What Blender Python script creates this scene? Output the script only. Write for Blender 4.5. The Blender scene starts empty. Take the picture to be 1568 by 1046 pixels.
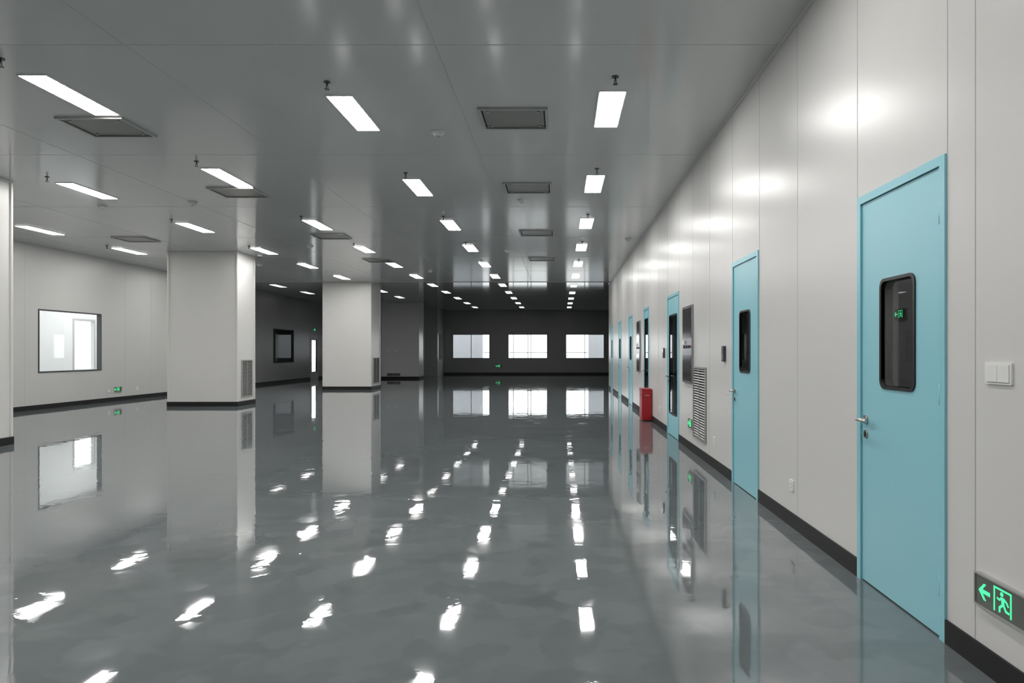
import bpy, bmesh, math, random
from mathutils import Matrix, Vector
random.seed(3)
sc=bpy.context.scene
try:
    sc.view_settings.view_transform='Standard'
    sc.view_settings.look='None'
except Exception as e: print(e)

# ---------------- dimensions (metres) ----------------
H=3.85          # ceiling height
XR=1.793        # right wall face
XL=-12.24       # left wall face
YB=-6.0         # wall behind camera
YS=24.4         # ceiling joint / start of dimmer zone
YR=25.3         # end of right wall
YF=41.0         # far wall
BB=0.11         # baseboard height

# ---------------- materials ----------------
def new(name):
    m=bpy.data.materials.new(name); m.use_nodes=True
    nt=m.node_tree; return m,nt,nt.nodes['Principled BSDF']
def pbr(name,col,rough=.5,metal=0,spec=.5,coat=0,emis=None,es=0,var=0,vscale=3,bump=0,bscale=5,bvec=(1,1,1)):
    m,nt,b=new(name)
    b.inputs['Base Color'].default_value=(*col,1)
    b.inputs['Roughness'].default_value=rough
    b.inputs['Metallic'].default_value=metal
    b.inputs['Specular IOR Level'].default_value=spec
    b.inputs['Coat Weight'].default_value=coat
    b.inputs['Coat Roughness'].default_value=.1
    if emis:
        b.inputs['Emission Color'].default_value=(*emis,1)
        b.inputs['Emission Strength'].default_value=es
    tc=nt.nodes.new('ShaderNodeTexCoord')
    if var:
        n=nt.nodes.new('ShaderNodeTexNoise'); n.inputs['Scale'].default_value=vscale; n.inputs['Detail'].default_value=4
        nt.links.new(tc.outputs['Object'],n.inputs['Vector'])
        r=nt.nodes.new('ShaderNodeMix'); r.data_type='RGBA'
        r.inputs['A'].default_value=(*[c*(1-var) for c in col],1)
        r.inputs['B'].default_value=(*[min(1,c*(1+var)) for c in col],1)
        nt.links.new(n.outputs['Fac'],r.inputs['Factor'])
        nt.links.new(r.outputs['Result'],b.inputs['Base Color'])
    if bump:
        mp=nt.nodes.new('ShaderNodeMapping'); mp.inputs['Scale'].default_value=bvec
        nt.links.new(tc.outputs['Object'],mp.inputs['Vector'])
        n=nt.nodes.new('ShaderNodeTexNoise'); n.inputs['Scale'].default_value=bscale; n.inputs['Detail'].default_value=1
        nt.links.new(mp.outputs[0],n.inputs['Vector'])
        bp=nt.nodes.new('ShaderNodeBump'); bp.inputs['Strength'].default_value=1; bp.inputs['Distance'].default_value=bump
        nt.links.new(n.outputs['Fac'],bp.inputs['Height']); nt.links.new(bp.outputs['Normal'],b.inputs['Normal'])
    return m
M={}
M['wall']=pbr('wall_panel_white',(.66,.65,.635),.28,spec=.2,var=.02,vscale=1.2,bump=.006,bscale=1.0,bvec=(1,1.6,.25))
M['wallL']=pbr('wall_panel_left',(.57,.57,.555),.34,spec=.4,var=.02,vscale=1.2)
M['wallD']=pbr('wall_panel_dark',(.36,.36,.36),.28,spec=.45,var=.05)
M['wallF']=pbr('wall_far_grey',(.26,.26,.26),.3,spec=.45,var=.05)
M['colm']=pbr('column_panel',(.66,.65,.63),.35,spec=.45,var=.02)
M['colD']=pbr('column_panel_dark',(.62,.62,.62),.35,spec=.5,var=.03)
M['seam']=pbr('panel_seam',(.50,.50,.49),.5,var=.05)
M['seamC']=pbr('ceiling_seam',(.46,.47,.47),.4,var=.05)
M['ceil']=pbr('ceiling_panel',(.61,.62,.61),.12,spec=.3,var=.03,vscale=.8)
M['ceilShade']=pbr('ceiling_panel_shaded',(.42,.425,.43),.06,spec=.9,var=.03,vscale=.8)  # same ceiling in the far zone, its dim light put into the colour
M['black']=pbr('baseboard_black',(.016,.016,.017),.5,spec=.25,var=.1)
M['teal']=pbr('door_teal',(.29,.61,.69),.33,var=.02,vscale=2)
M['tealF']=pbr('door_frame_teal',(.27,.60,.68),.28,var=.02)
M['tealE']=pbr('door_edge_shadow',(.05,.16,.2),.5,var=.05)
M['gasket']=pbr('gasket_black',(.01,.01,.011),.35,var=.1)
M['steel']=pbr('brushed_steel',(.55,.54,.52),.28,metal=1,var=.05,vscale=20)
M['steelD']=pbr('vent_steel_plate',(.24,.235,.22),.33,metal=.6,var=.15,vscale=6)
M['alu']=pbr('vent_frame_alu',(.42,.42,.41),.35,metal=.4,var=.05)
M['plastic']=pbr('white_plastic',(.78,.78,.76),.35,var=.02)
M['plasD']=pbr('dark_plastic',(.05,.05,.055),.3,var=.1)
M['slat']=pbr('grille_slat_grey',(.42,.42,.41),.4,metal=.3,var=.04)
M['dark']=pbr('void_dark',(.015,.015,.015),.8,var=.1)
M['red']=pbr('cabinet_red',(.36,.012,.018),.35,var=.06)
M['green']=pbr('exit_green_glow',(.02,.6,.2),.5,emis=(.08,1,.38),es=1.1,var=.05)
M['signF']=pbr('sign_face_dark',(.09,.10,.085),.25,spec=.6,var=.05)
M['light']=pbr('light_diffuser',(.9,.9,.9),.5,emis=(1,.985,.96),es=43,var=.01)
M['lightFar']=pbr('light_diffuser_far',(.9,.9,.9),.5,emis=(1,.985,.96),es=3.2,var=.01)
M['fillService']=pbr('added_service_fill',(.9,.9,.9),.5,emis=(1,.985,.96),es=16,var=.01)  # glow of the fill panels added in the service room
M['fillCorridor']=pbr('added_corridor_fill',(.9,.9,.9),.5,emis=(1,1,1),es=75,var=.01)  # glow of the fill panels added in the corridor
M['white']=pbr('corridor_white',(.85,.86,.86),.5,var=.01)
M['ext']=pbr('exterior_render',(.32,.33,.35),.8,var=.06,vscale=2)
M['ground']=pbr('exterior_ground',(.45,.45,.44),.9,var=.1)
M['panelG']=pbr('control_panel_glass',(.07,.07,.075),.12,spec=.8,var=.1)
M['panelL']=pbr('control_panel_steel',(.35,.35,.36),.25,metal=.7,var=.05)
M['frameG']=pbr('window_frame_grey',(.5,.5,.5),.4,var=.03)

def glass(name,tint):
    m=bpy.data.materials.new(name); m.use_nodes=True; nt=m.node_tree; nt.nodes.clear()
    o=nt.nodes.new('ShaderNodeOutputMaterial'); t=nt.nodes.new('ShaderNodeBsdfTransparent')
    g=nt.nodes.new('ShaderNodeBsdfGlossy'); mx=nt.nodes.new('ShaderNodeMixShader')
    f=nt.nodes.new('ShaderNodeLayerWeight'); f.inputs['Blend'].default_value=.5
    p=nt.nodes.new('ShaderNodeMath'); p.operation='POWER'; p.inputs[1].default_value=4.5
    q=nt.nodes.new('ShaderNodeMath'); q.operation='MULTIPLY_ADD'; q.inputs[1].default_value=.92; q.inputs[2].default_value=.07
    t.inputs['Color'].default_value=(*tint,1); g.inputs['Roughness'].default_value=.02
    nt.links.new(f.outputs['Facing'],p.inputs[0]); nt.links.new(p.outputs[0],q.inputs[0]); nt.links.new(q.outputs[0],mx.inputs[0])
    nt.links.new(t.outputs[0],mx.inputs[1]); nt.links.new(g.outputs[0],mx.inputs[2])
    nt.links.new(mx.outputs[0],o.inputs[0]); return m
M['glass']=glass('window_glass',(.95,.97,.96))
M['glassD']=glass('tinted_glass',(.6,.62,.63))

# floor : glossy epoxy
def floor_mat():
    m,nt,b=new('epoxy_floor'); L=nt.links
    tc=nt.nodes.new('ShaderNodeTexCoord')
    # trowelled leaf-like patches : distorted voronoi
    nd=nt.nodes.new('ShaderNodeTexNoise'); nd.inputs['Scale'].default_value=2.5; nd.inputs['Detail'].default_value=5
    L.new(tc.outputs['Object'],nd.inputs['Vector'])
    mxv=nt.nodes.new('ShaderNodeMix'); mxv.data_type='VECTOR'; mxv.inputs['Factor'].default_value=.34
    L.new(tc.outputs['Object'],mxv.inputs[4]); L.new(nd.outputs['Color'],mxv.inputs[5])
    vo=nt.nodes.new('ShaderNodeTexVoronoi'); vo.feature='SMOOTH_F1'; vo.inputs['Smoothness'].default_value=.4; vo.inputs['Scale'].default_value=7.5
    L.new(mxv.outputs[1],vo.inputs['Vector'])
    sep=nt.nodes.new('ShaderNodeSeparateColor'); L.new(vo.outputs['Color'],sep.inputs[0])
    n1=nt.nodes.new('ShaderNodeTexNoise'); n1.inputs['Scale'].default_value=1.6; n1.inputs['Detail'].default_value=6; n1.inputs['Roughness'].default_value=.65
    L.new(tc.outputs['Object'],n1.inputs['Vector'])
    ad=nt.nodes.new('ShaderNodeMix'); ad.data_type='FLOAT'; ad.inputs['Factor'].default_value=.6
    L.new(sep.outputs[0],ad.inputs[2]); L.new(n1.outputs['Fac'],ad.inputs[3])
    r1=nt.nodes.new('ShaderNodeValToRGB'); r1.color_ramp.elements[0].position=.25; r1.color_ramp.elements[1].position=.75
    r1.color_ramp.elements[0].color=(.114,.128,.133,1); r1.color_ramp.elements[1].color=(.150,.166,.171,1)
    L.new(ad.outputs[0],r1.inputs[0]); L.new(r1.outputs[0],b.inputs['Base Color'])
    rr=nt.nodes.new('ShaderNodeMapRange'); rr.inputs['From Min'].default_value=.3; rr.inputs['From Max'].default_value=.9
    rr.inputs['To Min'].default_value=.015; rr.inputs['To Max'].default_value=.055
    L.new(sep.outputs[1],rr.inputs['Value']); L.new(rr.outputs[0],b.inputs['Roughness'])
    b.inputs['IOR'].default_value=1.6
    n3=nt.nodes.new('ShaderNodeTexNoise'); n3.inputs['Scale'].default_value=1.7; n3.inputs['Detail'].default_value=2; n3.inputs['Roughness'].default_value=.5
    L.new(tc.outputs['Object'],n3.inputs['Vector'])
    bp=nt.nodes.new('ShaderNodeBump'); bp.inputs['Strength'].default_value=1; bp.inputs['Distance'].default_value=.0008
    L.new(n3.outputs['Fac'],bp.inputs['Height'])
    bp2=nt.nodes.new('ShaderNodeBump'); bp2.inputs['Strength'].default_value=1; bp2.inputs['Distance'].default_value=.00028
    L.new(sep.outputs[2],bp2.inputs['Height']); L.new(bp.outputs[0],bp2.inputs['Normal']); L.new(bp2.outputs[0],b.inputs['Normal'])
    return m
M['floor']=floor_mat()

# ---------------- mesh builder ----------------
class B:
    def __init__(s,name,mat=None):
        s.name=name; s.bm=bmesh.new(); s.mats=[]; s.M=mat or Matrix.Identity(4)
    def mi(s,k):
        if k not in s.mats: s.mats.append(k)
        return s.mats.index(k)
    def setm(s,verts,k,smooth=False):
        i=s.mi(k)
        fs=set(f for v in verts for f in v.link_faces)
        for f in fs: f.material_index=i; f.smooth=smooth
    def box(s,a0,a1,b0,b1,c0,c1,k,rot=None):
        r=bmesh.ops.create_cube(s.bm,size=1)
        vs=r['verts']; c=Vector(((a0+a1)/2,(b0+b1)/2,(c0+c1)/2)); d=(abs(a1-a0),abs(b1-b0),abs(c1-c0))
        T=Matrix.Translation(c)@(rot.to_4x4() if rot else Matrix.Identity(4))@Matrix.Diagonal((*d,1))
        bmesh.ops.transform(s.bm,matrix=T,verts=vs); s.setm(vs,k); return vs
    def quad(s,a0,a1,b0,b1,n,k):
        v=[s.bm.verts.new(p) for p in ((a0,b0,n),(a1,b0,n),(a1,b1,n),(a0,b1,n))]
        s.bm.faces.new(v).material_index=s.mi(k)
    def cyl(s,c,axis,r,h,k,seg=20,r2=None):
        res=bmesh.ops.create_cone(s.bm,cap_ends=True,segments=seg,radius1=r,radius2=r if r2 is None else r2,depth=h)
        vs=res['verts']; R=Vector((0,0,1)).rotation_difference(Vector(axis)).to_matrix().to_4x4()
        bmesh.ops.transform(s.bm,matrix=Matrix.Translation(Vector(c))@R,verts=vs); s.setm(vs,k,False)
        for f in set(f for v in vs for f in v.link_faces):
            if len(f.verts)==4: f.smooth=True
    def dome(s,c,r,sz,k,down=True):
        res=bmesh.ops.create_uvsphere(s.bm,u_segments=20,v_segments=10,radius=r)
        vs=res['verts']; bmesh.ops.transform(s.bm,matrix=Matrix.Translation(Vector(c))@Matrix.Diagonal((1,1,sz,1)),verts=vs); s.setm(vs,k,True)
    def prism(s,pts,n0,n1,k):
        a=[s.bm.verts.new((p[0],p[1],n0)) for p in pts]; b=[s.bm.verts.new((p[0],p[1],n1)) for p in pts]
        i=s.mi(k); n=len(pts); fs=[s.bm.faces.new(b),s.bm.faces.new(a[::-1])]
        for j in range(n): fs.append(s.bm.faces.new((a[j],a[(j+1)%n],b[(j+1)%n],b[j])))
        for f in fs: f.material_index=i
    def ring(s,o,inn,n0,n1,k):
        n=len(o); V=lambda P,z:[s.bm.verts.new((p[0],p[1],z)) for p in P]
        o0,o1,i0,i1=V(o,n0),V(o,n1),V(inn,n0),V(inn,n1); m=s.mi(k)
        for j in range(n):
            q=(j+1)%n
            for f in ((o1[j],o1[q],i1[q],i1[j]),(o0[q],o0[j],i0[j],i0[q]),(o0[j],o0[q],o1[q],o1[j]),(i0[q],i0[j],i1[j],i1[q])):
                s.bm.faces.new(f).material_index=m
    def finish(s,bevel=0,recenter=True):
        bmesh.ops.recalc_face_normals(s.bm,faces=s.bm.faces[:])
        me=bpy.data.meshes.new(s.name)
        Mx=s.M.copy()
        if recenter and len(s.bm.verts):
            co=[v.co for v in s.bm.verts]
            c=Vector([(min(v[i] for v in co)+max(v[i] for v in co))/2 for i in range(3)])
            bmesh.ops.translate(s.bm,vec=-c,verts=s.bm.verts[:]); Mx=Mx@Matrix.Translation(c)
        s.bm.to_mesh(me); s.bm.free()
        for k in s.mats: me.materials.append(M[k])
        o=bpy.data.objects.new(s.name,me); sc.collection.objects.link(o); o.matrix_world=Mx
        if bevel:
            b=o.modifiers.new('bevel','BEVEL'); b.width=bevel; b.segments=2; b.limit_method='ANGLE'
        return o
def rr(w,h,r,cx=0,cy=0,seg=6):
    P=[]
    for (sx,sy,a0) in ((1,1,0),(-1,1,90),(-1,-1,180),(1,-1,270)):
        for i in range(seg+1):
            a=math.radians(a0+90*i/seg); P.append((cx+sx*(w/2-r)+r*math.cos(a),cy+sy*(h/2-r)+r*math.sin(a)))
    return P
def onR(y,z=0,x=XR):  # right wall: viewer's right = -Y, normal -X
    return Matrix(((0,0,-1,x),(-1,0,0,y),(0,1,0,z),(0,0,0,1)))
def onL(y,z=0,x=XL):  # left wall / surfaces facing +X
    return Matrix(((0,0,1,x),(1,0,0,y),(0,1,0,z),(0,0,0,1)))
def onF(x,z=0,y=YF):  # surfaces facing the camera (-Y)
    return Matrix(((1,0,0,x),(0,0,-1,y),(0,1,0,z),(0,0,0,1)))

# ---------------- wall with openings ----------------
def wall(name,axis,face,back,a0,a1,openings,mat,seams=(),z1=H,seam_out=1,seam_mat='seam',split=None,mat2=None):
    b=B(name)
    def bx(p0,p1,z0,zz,k):
        if p1-p0<1e-4 or zz-z0<1e-4: return
        lo,hi=min(face,back),max(face,back)
        if axis=='y': b.box(lo,hi,p0,p1,z0,zz,k)
        else: b.box(p0,p1,lo,hi,z0,zz,k)
    cuts=sorted(set([a0,a1]+[o[0] for o in openings]+[o[1] for o in openings]+([split] if split else [])))
    for p,q in zip(cuts[:-1],cuts[1:]):
        mid=(p+q)/2; k=mat2 if (split and mid>split) else mat
        op=[o for o in openings if o[0]<mid<o[1]]
        if not op: bx(p,q,0,z1,k)
        else:
            o=op[0]; bx(p,q,0,o[2],k); bx(p,q,o[3],z1,k)
    d=.0015*seam_out
    for sy in seams:
        op=[o for o in openings if o[0]-.004<=sy<=o[1]+.004]
        segs=[(BB,z1)] if not op else [(BB,op[0][2]),(op[0][3],z1)]
        for z0,zz in segs:
            if zz-z0<.05: continue
            if axis=='y': b.box(min(face,face+d),max(face,face+d),sy-.003,sy+.003,z0,zz,seam_mat)
            else: b.box(sy-.003,sy+.003,min(face,face+d),max(face,face+d),z0,zz,seam_mat)
    return b.finish()

DT=2.27
doorsR=[(3.165,4.10),(6.16,7.10),(10.30,11.40),(13.78,14.6),(16.9,17.85),(20.0,21.0),(23.2,24.1)]
winL=[(16.0,18.2,.86,2.36),(29.1,31.35,.86,2.36)]
doorL=(33.4,34.5)
winF=[(-6.47,-4.24,.96,2.41),(-3.14,-.78,.96,2.41),(.31,2.63,.96,2.41),(-9.85,-7.55,.96,2.41),(3.7,6.0,.96,2.41)]

b=B('floor'); b.box(-17,9.2,YB,YF+.2,-.2,0,'floor'); b.finish(recenter=False)
b=B('ceiling')
b.box(-17,9.2,YB,YS,H,H+.15,'ceil'); b.box(-17,9.2,YS,YF+.2,H,H+.15,'ceilShade')
for x in (-11.4,-8.95,-6.15,-3.55,-1.02): b.box(x-.004,x+.004,YB,YS,H-.0015,H,'seamC')
y=2.46
while y<YS:
    b.box(XL,XR,y-.003,y+.003,H-.0012,H,'seamC'); y+=3.1
b.finish(recenter=False)
b=B('trim_1'); b.box(XL,XR,YS-.03,YS+.05,H-.012,H,'alu'); b.finish()

seamsR=[-4.2,-3.1,-2.0,-1.0,-.1,.9,1.95,2.95,3.162,4.12,5.16,6.15,7.11,8.2,9.25,10.29,11.41,12.5,13.6,14.7,15.8,16.89,17.86,18.9,19.99,21.01,22.1,23.19,24.11]
wall('wall_right','y',XR,XR+.1,YB,YR,[(a,c,0,DT) for a,c in doorsR],'wall',seamsR,seam_out=-1)
seamsL=[1.2*i for i in range(-4,20)]
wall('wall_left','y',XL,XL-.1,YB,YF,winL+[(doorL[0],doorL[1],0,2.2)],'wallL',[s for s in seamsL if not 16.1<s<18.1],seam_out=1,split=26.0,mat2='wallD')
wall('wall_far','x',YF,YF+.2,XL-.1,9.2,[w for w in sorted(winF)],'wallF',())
wall('wall_near','x',YB,YB-.1,XL-.1,5.0,[],'wallL',())
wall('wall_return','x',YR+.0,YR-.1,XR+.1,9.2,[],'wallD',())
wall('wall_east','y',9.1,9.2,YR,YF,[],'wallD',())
wall('wall_service_room','y',4.5,4.6,YB,YR-.1,[],'wallL',())
wall('added_backing_wall','y',-13.6,-13.7,27.2,32.6,[],'wallD',())  # added backing, keeps daylight from showing through the far left window
wall('added_backing_side','x',32.6,32.7,-13.7,XL-.1,[],'wallD',())  # added side cap, closes the backing against daylight

# baseboards
def base(name,axis,face,n,a0,a1,skips,k='black'):
    b=B(name); t=.012*n; cuts=[]; cur=a0
    for s0,s1 in sorted(skips):
        if s0>cur: cuts.append((cur,s0))
        cur=max(cur,s1)
    if cur<a1: cuts.append((cur,a1))
    for p,q in cuts:
        lo,hi=min(face,face+t),max(face,face+t)
        if axis=='y': b.box(lo,hi,p,q,0,BB,k)
        else: b.box(p,q,lo,hi,0,BB,k)
    return b.finish()
base('baseboard_right','y',XR,-1,YB,YR,doorsR)
base('baseboard_left','y',XL,1,YB,YF,[doorL])
base('baseboard_far','x',YF,-1,-7.0,9.1,[])
b=B('trim_2') # cove at right wall / ceiling
b.box(XR-.02,XR,YB,YR,H-.03,H,'wall'); b.finish()
b=B('trim_3'); b.box(XL,XL+.02,YB,YS-.05,H-.03,H,'wallL'); b.finish()

# ---------------- corridor behind left windows ----------------
XO=-15.5
wall('wall_corridor_outer','y',XO,XO-.1,8,27,[(12.0,15.0,.8,2.45),(16.8,19.3,.8,2.45),(21.7,22.75,.72,2.42)],'white',())
for nm,yy in (('wall_corridor_end',27),('wall_corridor_start',8)):
    wall(nm,'x',yy,yy+.1,XO,XL-.1,[],'white',())

def window(name,Mx,w,z0,z1,mull=(0,),fr='plasD',fw=.03,gl='glass',depth=.1):
    b=B(name,Mx); h=z1-z0; t=fw
    n0=-depth; n1=.012
    b.box(-w/2-.0,-w/2+t,z0,z1,n0,n1,fr); b.box(w/2-t,w/2,z0,z1,n0,n1,fr)
    b.box(-w/2+t,w/2-t,z0,z0+t,n0,n1,fr); b.box(-w/2+t,w/2-t,z1-t,z1,n0,n1,fr)
    for m in mull: b.box(m-.02,m+.02,z0+t,z1-t,-.07,-.03,fr)
    b.quad(-w/2+t,w/2-t,z0+t,z1-t,-.05,gl)
    return b.finish()
window('window_1',onL(17.1),2.2,.86,2.36,())
window('window_2',onL(30.22),2.25,.86,2.36,(),gl='glassD')
window('window_3',onL(22.225,x=XO),1.05,.72,2.42,(),fr='frameG',fw=.07)
window('window_4',onL(13.5,x=XO),3.0,.8,2.45,(0,),fr='frameG',fw=.06)
window('window_5',onL(18.05,x=XO),2.5,.8,2.45,(0,),fr='frameG',fw=.06)
for i,wf in enumerate(sorted(winF)):
    window('window_%d'%(i+6),onF((wf[0]+wf[1])/2),wf[1]-wf[0],wf[2],wf[3],(0,),fr='plasD' ,fw=.03,depth=.2)

# ---------------- doors ----------------
def door(n,Mx,w,h=DT,style='vision',handle=-1,leaf='teal',frm='tealF'):
    b=B('door_%d'%n,Mx); f=.045
    # frame
    b.box(-w/2,-w/2+f,0,h,-.1,.012,frm); b.box(w/2-f,w/2,0,h,-.1,.012,frm); b.box(-w/2+f,w/2-f,h-f,h,-.1,.012,frm)
    g=.004
    b.box(-w/2+f,w/2-f,0,.006,-.06,-.02,'tealE')
    l0,l1,t1=-w/2+f+g,w/2-f-g,h-f-g
    # shadow gap strips
    b.box(-w/2+f,l0,0,t1+g,-.06,-.02,'tealE'); b.box(l1,w/2-f,0,t1+g,-.06,-.02,'tealE'); b.box(l0,l1,t1,t1+g,-.06,-.02,'tealE')
    if style=='vision':   ww,z0,z1,R=.38,1.146,1.755,.05; cx=.0
    elif style=='glazed': ww,z0,z1,R=w-.36,.35,1.95,.05; cx=0
    else:                 ww,z0,z1,R=w-.25,.15,2.05,.05; cx=0
    rw=.017; i0,i1=cx-ww/2+rw,cx+ww/2-rw; j0,j1=z0+rw,z1-rw
    n0,n1=-.055,.0
    b.box(l0,i0,.008,t1,n0,n1,leaf); b.box(i1,l1,.008,t1,n0,n1,leaf)
    b.box(i0,i1,.008,j0,n0,n1,leaf); b.box(i0,i1,j1,t1,n0,n1,leaf)
    zc=(z0+z1)/2
    b.ring(rr(ww,z1-z0,R,cx,zc),rr(ww-2*rw,z1-z0-2*rw,R-rw*.6,cx,zc),-.06,.008,'gasket')
    b.quad(i0-.002,i1+.002,j0-.002,j1+.002,-.004,'glassD' if style!='glazed' else 'glass')
    # lever handle, rose, key cylinder
    hx=handle*(w/2-f-.055); hz=.955
    b.cyl((hx,hz,.005),(0,0,1),.026,.010,'steel'); b.cyl((hx,hz,.03),(0,0,1),.010,.05,'steel')
    b.cyl((hx-handle*.055,hz,.055),(1,0,0),.0095,.13,'steel'); b.dome((hx,hz,.055),.0105,1,'steel')
    b.cyl((hx,hz-.085,.004),(0,0,1),.024,.008,'steel'); b.box(hx-.005,hx+.005,hz-.1,hz-.07,.008,.012,'plasD')
    # hinges on opposite side
    for z in (.25,1.15,2.0): b.cyl((-handle*(w/2-f),z,.006),(0,1,0),.007,.1,frm,12)
    return b.finish()
styles=['vision','vision','glazed','dark','vision','vision','vision']
for i,(a,c) in enumerate(doorsR):
    door(i+1,onR((a+c)/2),c-a,DT,styles[i])
door(8,onL((doorL[0]+doorL[1])/2),doorL[1]-doorL[0],2.2,'glazed',1,'frameG','slat')

# ---------------- columns ----------------
def column(x0,x1,y0,y1,k='colm',ss=True):
    b=B('column')
    b.box(x0,x1,y0,y1,0,H,k)
    for (cx,cy) in ((x0,y0),(x1,y0),(x1,y1),(x0,y1)):   # corner trims
        b.box(cx-.022,cx+.022,cy-.022,cy+.022,BB,H,k)
    e=.03
    b.box(x0-e,x1+e,y0-e,y1+e,0,BB,'black')
    if ss: b.box(x0-.026,x1+.026,y0-.026,y1+.026,H-.03,H,k)
    return b.finish(bevel=.008)
column(-9.76,-8.05,9.0,10.0)
column(-9.76,-8.05,17.0,17.95)
column(-8.51,-6.80,24.5,25.75)
column(-9.0,-7.14,34.4,35.6,'colD')
b=B('wall_partition_far'); b.box(-8.35,-7.0,38.9,39.15,0,H,'wallD'); 
b.box(-7.25,-7.0,39.15,39.3,0,H,'wallD'); b.box(-7.25,-7.0,40.7,41,0,H,'wallD'); b.box(-7.25,-7.0,39.3,40.7,0,.9,'wallD'); b.box(-7.25,-7.0,39.3,40.7,2.41,H,'wallD')
b.finish()

# ---------------- grilles ----------------
def grille(Mx,w,z0,z1,k='slat',fr='alu'):
    b=B('ventilation_grille',Mx); t=.025
    b.box(-w/2,w/2,z0,z1,.0,.004,'dark')
    b.box(-w/2,-w/2+t,z0,z1,0,.022,fr); b.box(w/2-t,w/2,z0,z1,0,.022,fr)
    b.box(-w/2+t,w/2-t,z0,z0+t,0,.022,fr); b.box(-w/2+t,w/2-t,z1-t,z1,0,.022,fr)
    n=int((z1-z0-2*t)/.032); R=Matrix.Rotation(math.radians(40),3,'X')
    for i in range(n):
        z=z0+t+(i+.5)*(z1-z0-2*t)/n
        b.box(-w/2+t,w/2-t,z-.0015,z+.0015,.003,.021,k,rot=R)
    b.box(-.006,.006,z0+t,z1-t,.012,.02,fr)
    return b.finish()
grille(onR(8.75),.76,.22,1.16)
grille(onL(17.52,x=-8.05),.6,.2,1.15,'alu')
grille(onL(25.2,x=-6.80),.8,.2,1.15,'alu')
grille(onF(-8.4,y=34.4),.7,.12,.3,'alu')

# ---------------- wall fixtures ----------------
def exit_sign(Mx,w=.36,h=.13,flip=1):
    b=B('exit_sign',Mx)
    b.prism(rr(w,h,.008),0,.018,'signF'); 
    b.ring(rr(w+.012,h+.012,.012),rr(w-.004,h-.004,.007),0,.022,'alu')
    n0,n1=.018,.0195; s=h/.13
    P=lambda pts:b.prism([(p[0]*s,p[1]*s) for p in pts],n0,n1,'green')
    P([(-.155,0),(-.120,.034),(-.106,.034),(-.130,.008),(-.080,.008),(-.080,-.008),(-.130,-.008),(-.106,-.034),(-.120,-.034)][::-1])
    # door frame
    P([(-.055,-.05),(-.048,-.05),(-.048,.05),(-.055,.05)]); P([(-.048,.043),(.048,.043),(.048,.05),(-.048,.05)]); P([(.048,-.05),(.055,-.05),(.055,.05),(.048,.05)])
    # running figure (heading left)
    P([( -.004+.009*math.cos(a),.030+.009*math.sin(a)) for a in [i*math.pi/6 for i in range(12)]])
    P([(-.004,-.012),(.012,-.012),(.010,.018),(-.008,.018)])                                   # torso
    P([(-.004,-.010),(.006,-.014),(-.012,-.028),(-.014,-.046),(-.022,-.046),(-.022,-.024)][::-1])  # front leg
    P([(.004,-.014),(.012,-.010),(.024,-.026),(.042,-.028),(.042,-.036),(.020,-.035)][::-1])     # trailing leg
    P([(-.008,.018),(-.004,.010),(-.018,.000),(-.034,.004),(-.034,.010),(-.019,.008)])           # front arm
    P([(.010,.018),(.010,.010),(.024,.002),(.034,-.010),(.039,-.006),(.029,.008)])               # back arm
    return b.finish()
exit_sign(onR(2.74,.345),.36,.13)
exit_sign(onR(9.33,.37),.3,.125)
exit_sign(onL(18.87,.32),.3,.13)
exit_sign(onL(34.0,2.45),.3,.14)
exit_sign(onF(-3.69,.5),.42,.16)
exit_sign(onR(9.0,1.85,4.5),.3,.13)

def switch(Mx,gang=2,w=.17,h=.09):
    b=B('light_switch',Mx); b.prism(rr(w,h,.006),0,.009,'plastic')
    gw=(w-.02)/gang
    for i in range(gang):
        cx=-w/2+.01+gw*(i+.5); b.box(cx-gw/2+.002,cx+gw/2-.002,-h/2+.01,h/2-.01,.009,.0125,'plastic')
        b.box(cx-gw/2,cx+gw/2,-h/2+.007,-h/2+.009,.009,.0095,'alu')
    return b.finish(bevel=.001)
switch(onR(2.785,1.262))
switch(onF(-8.66,1.42,34.4),1,.14,.1); switch(onF(-8.26,1.42,34.4),1,.14,.1)
def socket(Mx):
    b=B('wall_socket',Mx); b.prism(rr(.086,.086,.006),0,.009,'plastic'); b.prism(rr(.06,.06,.005),.009,.011,'plastic')
    for x,z,r in ((-.012,.014,0),(.012,.014,0),(0,-.01,0),(-.012,-.018,.5),(.012,-.018,-.5)):
        b.box(x-.0015,x+.0015,z-.005,z+.005,.011,.0115,'plasD',rot=Matrix.Rotation(r,3,'Z'))
    return b.finish()
for y,z in ((5.28,.32),(7.94,.32),(12.3,.32)): socket(onR(y,z))
for y in (18.5,19.75): socket(onL(y,.3))

def reader(Mx):
    b=B('access_control_reader',Mx); b.prism(rr(.09,.17,.01),0,.03,'plasD'); b.prism(rr(.07,.06,.004,0,.04),.03,.032,'panelG')
    for i in range(3):
        for j in range(3): b.box(-.026+i*.02,-.014+i*.02,-.06+j*.02,-.048+j*.02,.03,.032,'alu')
    return b.finish()
reader(onR(7.43,1.33)); reader(onR(11.75,1.33))
def cpanel(Mx,w,z0,z1):
    b=B('control_panel',Mx); h=z1-z0
    b.box(-w/2,w/2,z0,z1,0,.03,'panelL')
    b.box(-w/2+.03,w/2-.03,z1-.42*h,z1-.03,.03,.034,'panelG')
    b.box(-w/2+.03,w/2-.03,z0+.03,z0+.36*h,.03,.034,'panelG')
    for i in range(3): b.cyl((-w/4+i*w/4,z0+.47*h,.04),(0,0,1),.022,.02,'plasD')
    b.box(-w/2+.06,-w/2+.2,z0+.5*h,z0+.55*h,.03,.045,'plastic')
    b.cyl((w/2-.05,z0+.47*h,.038),(0,0,1),.012,.012,'red')
    return b.finish(bevel=.003)
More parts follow.
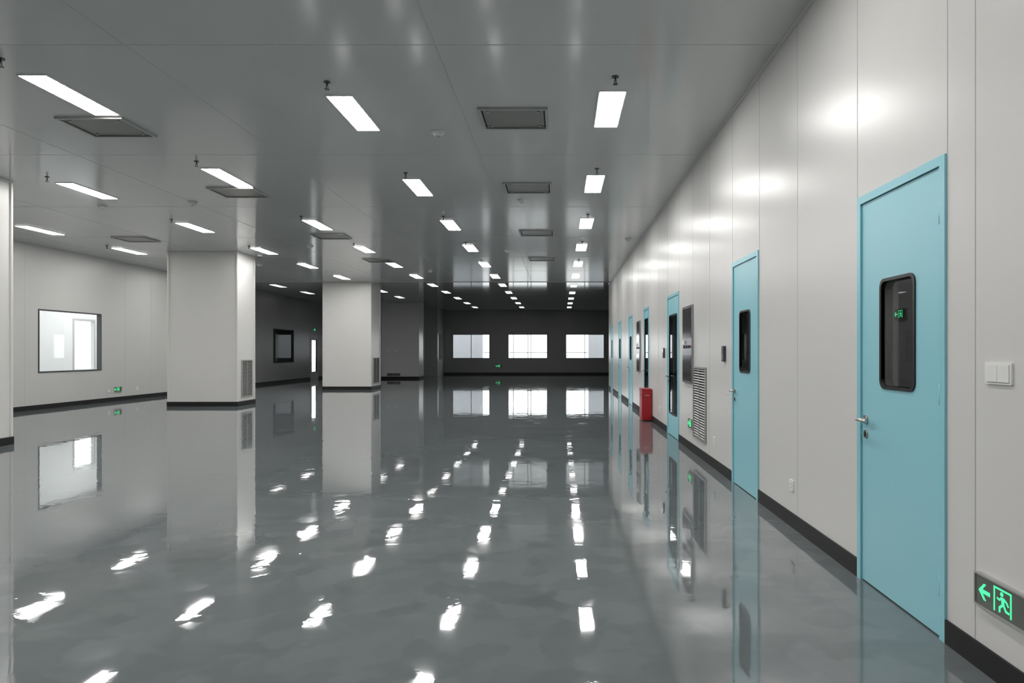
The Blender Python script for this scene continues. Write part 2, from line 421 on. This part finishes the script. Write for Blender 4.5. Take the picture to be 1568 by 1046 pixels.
cpanel(onR(9.52),.68,.92,1.99); cpanel(onR(15.5),.6,.9,2.05)

b=B('fire_extinguisher_cabinet')   # red floor box against wall
x0,x1,y0,y1,h=XR-.20,XR-.013,13.28,13.74,.60
b.box(x0,x1,y0,y1,.02,h,'red'); b.box(x0-.008,x1,y0-.008,y1+.008,h,h+.03,'red')
b.box(x0+.01,x1-.01,y0+.01,y1-.01,0,.02,'gasket')
b.box(x0-.004,x0,y0+.03,y1-.03,.06,h-.04,'red'); b.box(x0-.016,x0-.004,(y0+y1)/2-.04,(y0+y1)/2+.04,.5,.515,'steel')
b.box(x0+.03,x1-.03,y0-.003,y0,.06,h-.04,'red'); b.box(x0+.05,x1-.05,y0-.012,y0-.003,.5,.512,'steel')
b.finish(bevel=.006)

# ---------------- ceiling fixtures ----------------
rows=[(.37,[.3,3.4,6.53,9.64,12.74,15.8,18.9,22.0,25.2,28.3,31.4,34.5,37.6]),
      (-2.29,[.4,3.5,6.65,9.86,12.93,15.9,19.0,22.1,25.0,28.1,31.2,34.4,37.6]),
      (-4.90,[.0,3.1,6.15,9.28,12.9,16.1,19.1,22.1,25.0,28.0,31.2,34.4,37.6]),
      (-7.46,[.8,3.9,7.0,10.08,13.2,16.4,19.3,22.4,27.5,30.6]),
      (-10.8,[1.0,4.1,7.3,10.4,13.5,16.4,19.5,22.5,25.3,28.3,31.4])]
def panel(x,y,w=.265,l=1.04,k='light',z=H):
    b=B('ceiling_light_panel'); t=.012
    b.box(x,x+w,y,y+l,z-.010,z,'plastic')
    b.box(x+t,x+w-t,y+t,y+l-t,z-.0125,z-.010,k)
    return b.finish()
def sprinkler(x,y):
    b=B('sprinkler_head'); b.cyl((x,y,H-.005),(0,0,1),.03,.010,'plasD'); b.cyl((x,y,H-.025),(0,0,1),.007,.04,'plasD',10)
    b.cyl((x,y,H-.04),(0,0,1),.013,.014,'steelD',12)
    for s in (-1,1): b.cyl((x+s*.009,y,H-.056),(0,0,1),.003,.026,'plasD',8)
    b.cyl((x,y,H-.07),(0,0,1),.024,.004,'plasD',16); b.finish()
for ri,(x,ys) in enumerate(rows):
    for y in ys:
        panel(x,y,k='lightFar' if y>24 else 'light')
        if 5<y<20: sprinkler(x+.13,y-.33)
panel(3.0,13.0,k='fillService'); panel(3.0,7.0,k='fillService')  # added fill panels, lift the service room behind the door glass
for y in (10.5,14,17.5,21,24.5): panel(-13.95,y,.3,1.2,'fillCorridor')  # added fill panels, brighten the corridor seen through the left window

def smoke(x,y):
    b=B('smoke_detector'); b.cyl((x,y,H-.01),(0,0,1),.075,.02,'plastic',28); b.cyl((x,y,H-.036),(0,0,1),.045,.032,'plastic',28,r2=.062)
    b.cyl((x,y,H-.055),(0,0,1),.026,.006,'slat',20); b.finish()
for p in ((-1.39,7.75),(-6.14,11.4),(-7.85,11.7),(-.63,11.2),(-1.3,16.8),(1.5,15.1),(-5.9,16.1),(-8.6,19.5),(-4.0,21),(-10,8)): smoke(*p)

def ceil_vent(x,y,w=.72,l=.64):
    b=B('ceiling_air_diffuser')
    Mx=Matrix(((1,0,0,x+w/2),(0,-1,0,y+l/2),(0,0,-1,H),(0,0,0,1)))
    b.M=Mx; W,Lh=w/2,l/2
    b.ring([(-W,-Lh),(W,-Lh),(W,Lh),(-W,Lh)],[(-W+.03,-Lh+.03),(W-.03,-Lh+.03),(W-.03,Lh-.03),(-W+.03,Lh-.03)],0,.025,'alu')
    b.box(-W+.03,W-.03,-Lh+.03,Lh-.03,0,.006,'dark')
    b.box(-W+.045,W-.045,-Lh+.045,Lh-.045,.006,.012,'steelD')
    for sx in (-1,1):
        for sy in (-1,1):
            b.cyl((sx*(W-.10),sy*(Lh-.10),.018),(0,0,1),.012,.014,'steel',10)
            b.box(sx*(W-.06)-.018,sx*(W-.06)+.018,sy*(Lh-.06)-.006,sy*(Lh-.06)+.006,.012,.018,'alu')
    b.finish()
for p in ((-.85,6.97),(-.85,10.05),(-.85,14.0),(-.85,18.0),(-5.38,7.25),(-5.38,10.35),(-5.3,14.4),(-5.3,18.3),(-9.75,14.8),(-9.75,10.6)): ceil_vent(*p)
b=B('security_camera'); b.cyl((-7.75,17.6,H-.02),(0,0,1),.06,.04,'plastic',24); b.dome((-7.75,17.6,H-.045),.05,.9,'plasD'); b.finish()

# ---------------- exterior ----------------
b=B('exterior_ground'); b.box(-40,40,YF+.2,90,-.3,-.05,'ground'); b.box(-60,XO-.1,-10,YF+.2,-.3,-.05,'ground'); b.finish()
b=B('neighbouring_building')
b.box(-7.9,-5.25,46,46.4,-.05,9,'ext'); b.box(1.9,4.6,46,46.4,-.05,9,'ext')
for z in (1.3,2.6,3.9,5.2): b.box(-5.25,1.9,46.6,46.75,z-.03,z+.03,'ext')
for x in (-4.4,-3.2,-2.0,-.8,.4): b.box(x-.03,x+.03,46.45,46.6,-.05,9,'ext')
b.finish()

# ---------------- world ----------------
w=bpy.data.worlds.new('overcast_sky'); sc.world=w; w.use_nodes=True
bg=w.node_tree.nodes['Background']; bg.inputs[0].default_value=(.95,.98,1,1); bg.inputs[1].default_value=4.0

# ---------------- camera ----------------
cd=bpy.data.cameras.new('camera'); cam=bpy.data.objects.new('camera',cd); sc.collection.objects.link(cam)
cam.location=(0,0,1.35); cam.rotation_euler=(math.radians(90),0,0)
cd.lens=24.0; cd.sensor_width=36; cd.shift_x=-.0472; cd.shift_y=.0102; cd.clip_end=300
sc.camera=cam
